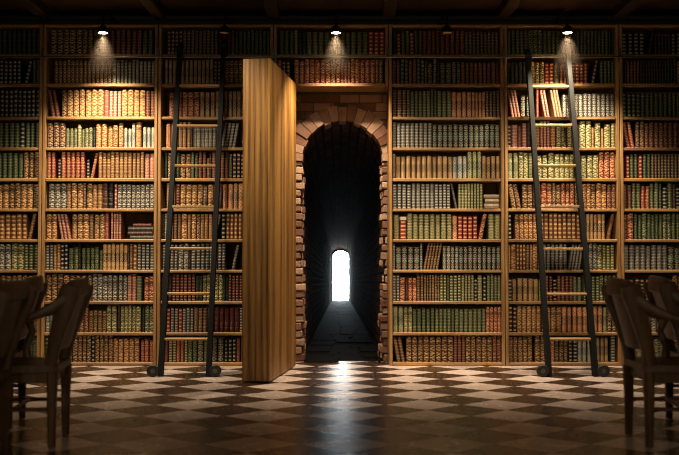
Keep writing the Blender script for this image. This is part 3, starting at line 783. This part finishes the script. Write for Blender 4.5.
# ------------------------------------------------------------------ dark armchairs
CHG = 'dark wooden armchairs in the shadowed foreground'
def armchair(label, near_leg, far_leg, face):
    """near_leg, far_leg: floor points of the two rear legs; face = -1 sits towards -X, +1 towards +X"""
    n_, f_ = Vector(near_leg), Vector(far_leg); ax = (f_ - n_); W = ax.length; ax.normalize()
    ori = (n_ + f_) / 2
    # local: +x = forward, +y = towards the far rear leg
    fw = Vector((-ax.y, ax.x, 0)) if face < 0 else Vector((ax.y, -ax.x, 0))
    root = bpy.data.objects.new('armchair', None); C.objects.link(root); tag(root, label, 'chair', CHG)
    root.matrix_world = Matrix(((fw.x, ax.x, 0, ori.x), (fw.y, ax.y, 0, ori.y), (fw.z, ax.z, 1, 0), (0, 0, 0, 1)))
    h = W / 2; S = .455; Dp = .43
    # seat: dished, wider in front
    m = MB(); nx, ny = 10, 10; o = 0
    def sp(i, j, top):
        u, v = i / nx, j / ny * 2 - 1; x = -.03 + u * (Dp + .06); w = h + .02 + .055 * u
        rnd = 1 - .10 * max(0, (abs(u - .5) * 2) ** 6) * abs(v) ** 4
        z = S - (.014 * max(0, 1 - (u - .55) ** 2 * 5) * max(0, 1 - (abs(v) - .45) ** 2 * 6) if top else .038)
        return (x if abs(v) < .9 else .2 + (x - .2) * .985, v * w * rnd, z)
    for top in (1, 0):
        for i in range(nx + 1):
            for j in range(ny + 1): m.v.append(sp(i, j, top))
    K = (nx + 1) * (ny + 1); R_ = ny + 1
    for i in range(nx):
        for j in range(ny):
            a = i * R_ + j; m.face([a, a + R_, a + R_ + 1, a + 1]); m.face([K + a, K + a + 1, K + a + R_ + 1, K + a + R_])
    for i in range(nx):
        a = i * R_; m.face([a, K + a, K + a + R_, a + R_]); a = i * R_ + ny; m.face([a, a + R_, K + a + R_, K + a])
    for j in range(ny):
        a = j; m.face([a, a + 1, K + a + 1, K + a]); a = nx * R_ + j; m.face([a, K + a, K + a + 1, a + 1])
    m.build('seat', M['chair'], root, True)
    m = MB()
    zt, zl = S - .0385, S - .1
    for y in (-1, 1): m.cbox((.02, y * (h + .0) - .011, zl), (Dp - .02, y * (h + .0) + .011, zt), .003)
    m.cbox((.0, -h + .02, zl), (.022, h - .02, zt), .003); m.cbox((Dp - .03, -h + .02, zl), (Dp - .008, h - .02, zt), .003)
    m.build('apron', M['chair'], root)
    for y in (-h, h):
        m = MB(); m.tube([(0, y, 0), (.002, y, .02), (.004, y, .25), (.0, y, zt)], [.019, .020, .026, .030], [.019, .020, .026, .030], 8, (1, 0, 0), .5); m.build('leg', M['chair'], root)
        m = MB(); m.tube([(Dp - .01, y * 1.06, 0), (Dp - .012, y * 1.05, .02), (Dp - .015, y * 1.02, .25), (Dp - .02, y, zt)], [.018, .019, .024, .028], [.018, .019, .024, .028], 8, (1, 0, 0), .5); m.build('leg', M['chair'], root)
        m = MB(); m.tube([(.0, y, .21), (Dp - .01, y * 1.02, .21)], .012, None, 8); m.build('stretcher', M['chair'], root)
    m = MB(); m.tube([(Dp * .5, -h, .21), (Dp * .5, h, .21)], .012, None, 8); m.build('stretcher', M['chair'], root)
    # back: two raked sweeping posts, curved crest, lower rail and slats
    H = .925; rake = .125
    def backx(z): u = max(0, (z - S) / (H - S)); return .012 - rake * (u ** 1.25)
    for y in (-h, h):
        sgn = 1 if y > 0 else -1
        zs = [S - .005, S + .08, S + .2, S + .32, S + .40, H - .03]
        m = MB(); m.tube([(backx(z), y + sgn * .02 * ((z - S) / .47), z) for z in zs], [.024] * 6, [.034, .036, .045, .056, .06, .05], 8, (1, 0, 0), .6)
        m.build('back_post', M['chair'], root, True)
    m = MB(); pts, rx = [], []
    for k in range(11):
        v = k / 10 * 2 - 1; pts.append((backx(H - .07) - .045 * (1 - v * v) - .0, v * (h + .035), H - .055 + .014 * (1 - v * v)))
    m.tube(pts, .017, [.052 if abs(k - 5) < 5 else .045 for k in range(11)], 10, (0, 0, 1), .55); m.build('crest_rail', M['chair'], root, True)
    m = MB(); pts = [(backx(S + .1) - .03 * (1 - (k / 5 - 1) ** 2), (k / 5 - 1) * h, S + .10) for k in range(11)]
    m.tube(pts, .011, .022, 8, (0, 0, 1), .55); m.build('lower_rail', M['chair'], root, True)
    m = MB(); NY, NZ = 12, 8
    for side in (0, 1):
        for i in range(NZ + 1):
            z = S + .105 + (H - .085 - S - .105) * i / NZ
            for j in range(NY + 1):
                v = j / NY * 2 - 1
                m.v.append((backx(z) - .044 * (1 - v * v) - (.007 if side else -.007), v * (h - .01), z))
    K = (NZ + 1) * (NY + 1)
    for i in range(NZ):
        for j in range(NY):
            q = i * (NY + 1) + j
            m.face([q, q + 1, q + NY + 2, q + NY + 1]); m.face([K + q, K + q + NY + 1, K + q + NY + 2, K + q + 1])
    for i in range(NZ):
        for j in (0, NY):
            q = i * (NY + 1) + j; m.face([q, q + NY + 1, K + q + NY + 1, K + q])
    for j in range(NY):
        for i in (0, NZ):
            q = i * (NY + 1) + j; m.face([q, q + 1, K + q + 1, K + q])
    m.build('back_panel', M['chair'], root, True)
    for y in (-1, 1):
        yy = y * (h + .03)
        path = [(backx(H - .11), yy - y * .012, H - .10), (.0, yy + y * .01, H - .155), (.09, yy + y * .03, H - .195), (.18, yy + y * .04, H - .222), (.27, yy + y * .035, H - .235), (.315, yy + y * .03, H - .243)]
        m = MB(); m.tube(path, [.018, .02, .024, .028, .030, .024], [.036, .03, .024, .02, .018, .012], 10, (0, 0, 1), .7); m.build('arm', M['chair'], root, True)
        m = MB(); m.tube([(.235, y * (h + .045), S - .012), (.25, y * (h + .058), S + .06), (.215, y * (h + .066), S + .15), (.24, y * (h + .066), H - .243)], [.017, .02, .016, .02], [.026, .024, .02, .026], 8, (1, 0, 0), .7); m.build('arm_post', M['chair'], root, True)
    return root
def leg_pair(pn, pf, wid=.40):
    """near foot pixel; far foot pixel column"""
    n_ = on_floor(*pn)
    best = None
    for k in range(-400, 401):
        a = k / 400 * .9; q = n_ + Vector((math.sin(a), math.cos(a), 0)) * wid
        e = abs(project(q)[0] - pf)
        if best is None or e < best[0]: best = (e, q)
    return n_, best[1]
n_, f_ = leg_pair((52, 447.5), 66, .38); armchair('dark wooden armchair on left whose sloping back stands before a lit bookcase', n_, f_, -1)
n_, f_ = leg_pair((9, 428.5), 22.5, .38); armchair('dark wooden armchair at left frame edge, farther behind the sloping-backed one', n_, f_, -1)
n_ = on_floor(5, 455.5); n2 = n_ + Vector((0, -.38, 0)); armchair('dark wooden armchair mostly cut off at lower left edge, only a rear leg showing whole', n2, n_, -1)
n_, f_ = leg_pair((649, 447.5), 628.5, .38); armchair('dark wooden armchair at right with arm curving down, beside the right ladder', n_, f_, 1)
n_, f_ = leg_pair((684, 428.5), 669, .38); armchair('dark wooden armchair cut off by the right frame edge, behind the other', n_, f_, 1)

# ------------------------------------------------------------------ light
def spot(loc, aim, watts, col, size, blend, rad):
    l = bpy.data.lights.new('lamp_or_fill_light', 'SPOT'); l.energy = watts; l.color = col; l.spot_size = size; l.spot_blend = blend; l.shadow_soft_size = rad
    o = bpy.data.objects.new('lamp_or_fill_light', l); C.objects.link(o); o.location = loc
    o.rotation_euler = (Vector(aim) - Vector(loc)).to_track_quat('-Z', 'Y').to_euler(); return o
WARM = (1.0, .79, .55)
for p in SPOTS:
    spot(p + Vector((0, 0, -.012)), p + Vector((0, .10, -1)), 310, WARM, math.radians(102), .75, .03)
for k in (-2, -1, 0, 1, 2):  # unseen ceiling spots, added to light the lower shelves and the floor strip
    x = C0 + k * PITCHX * 1.02
    spot((x, 7.0, CEIL - .15), (x, D, .85), 128, (1.0, .82, .60), math.radians(68), .8, .12)
def point(loc, watts, col, rad):
    l = bpy.data.lights.new('fill_light', 'POINT'); l.energy = watts; l.color = col; l.shadow_soft_size = rad
    o = bpy.data.objects.new('fill_light', l); C.objects.link(o); o.location = loc
for px_ in (-1.6, 1.6): point((px_, -1.7, 1.9), 60, (1, .82, .58), .2)  # unseen fill points behind the camera, added to brighten shelves and chairs

for s_ in (-1, 1): spot((s_ * .3, 1.6, 2.5), (s_ * 1.75, 5.2, .55), 26, (1, .8, .55), math.radians(22), .9, .12)  # added fill spots with no fixture, aimed to brighten the armchairs

w = bpy.data.worlds.new('World'); bpy.context.scene.world = w; w.use_nodes = True
nt = w.node_tree; nt.nodes['Background'].inputs[0].default_value = (.5, .62, .7, 1); nt.nodes['Background'].inputs[1].default_value = .0
HAZE = 0
if HAZE:
    vs = nt.nodes.new('ShaderNodeVolumeScatter'); vs.inputs['Density'].default_value = HAZE; vs.inputs['Anisotropy'].default_value = .2
    nt.links.new(vs.outputs[0], nt.nodes['World Output'].inputs['Volume'])

# ------------------------------------------------------------------ camera
cam = bpy.data.cameras.new('camera'); co = bpy.data.objects.new('camera', cam); C.objects.link(co)
cam.sensor_width = 36; cam.lens = F / 679 * 36; co.location = (0, 0, CAMZ); co.rotation_euler = (PI / 2 + PITCH, 0, 0)
cam.dof.use_dof = True; cam.dof.focus_distance = 9.0; cam.dof.aperture_fstop = 1.6; cam.clip_end = 200
sc = bpy.context.scene; sc.camera = co
sc.view_settings.view_transform = 'Standard'; sc.view_settings.look = 'None'; sc.view_settings.gamma = 1; sc.view_settings.use_curve_mapping = False
sc.view_settings.exposure = 0.2
sc.cycles.use_denoising = True; sc.cycles.max_bounces = 8; sc.cycles.diffuse_bounces = 4; sc.cycles.volume_bounces = 0; sc.cycles.filter_width = 1.1
print('BOOKS', len(BOOKS), 'individual', n_ind)
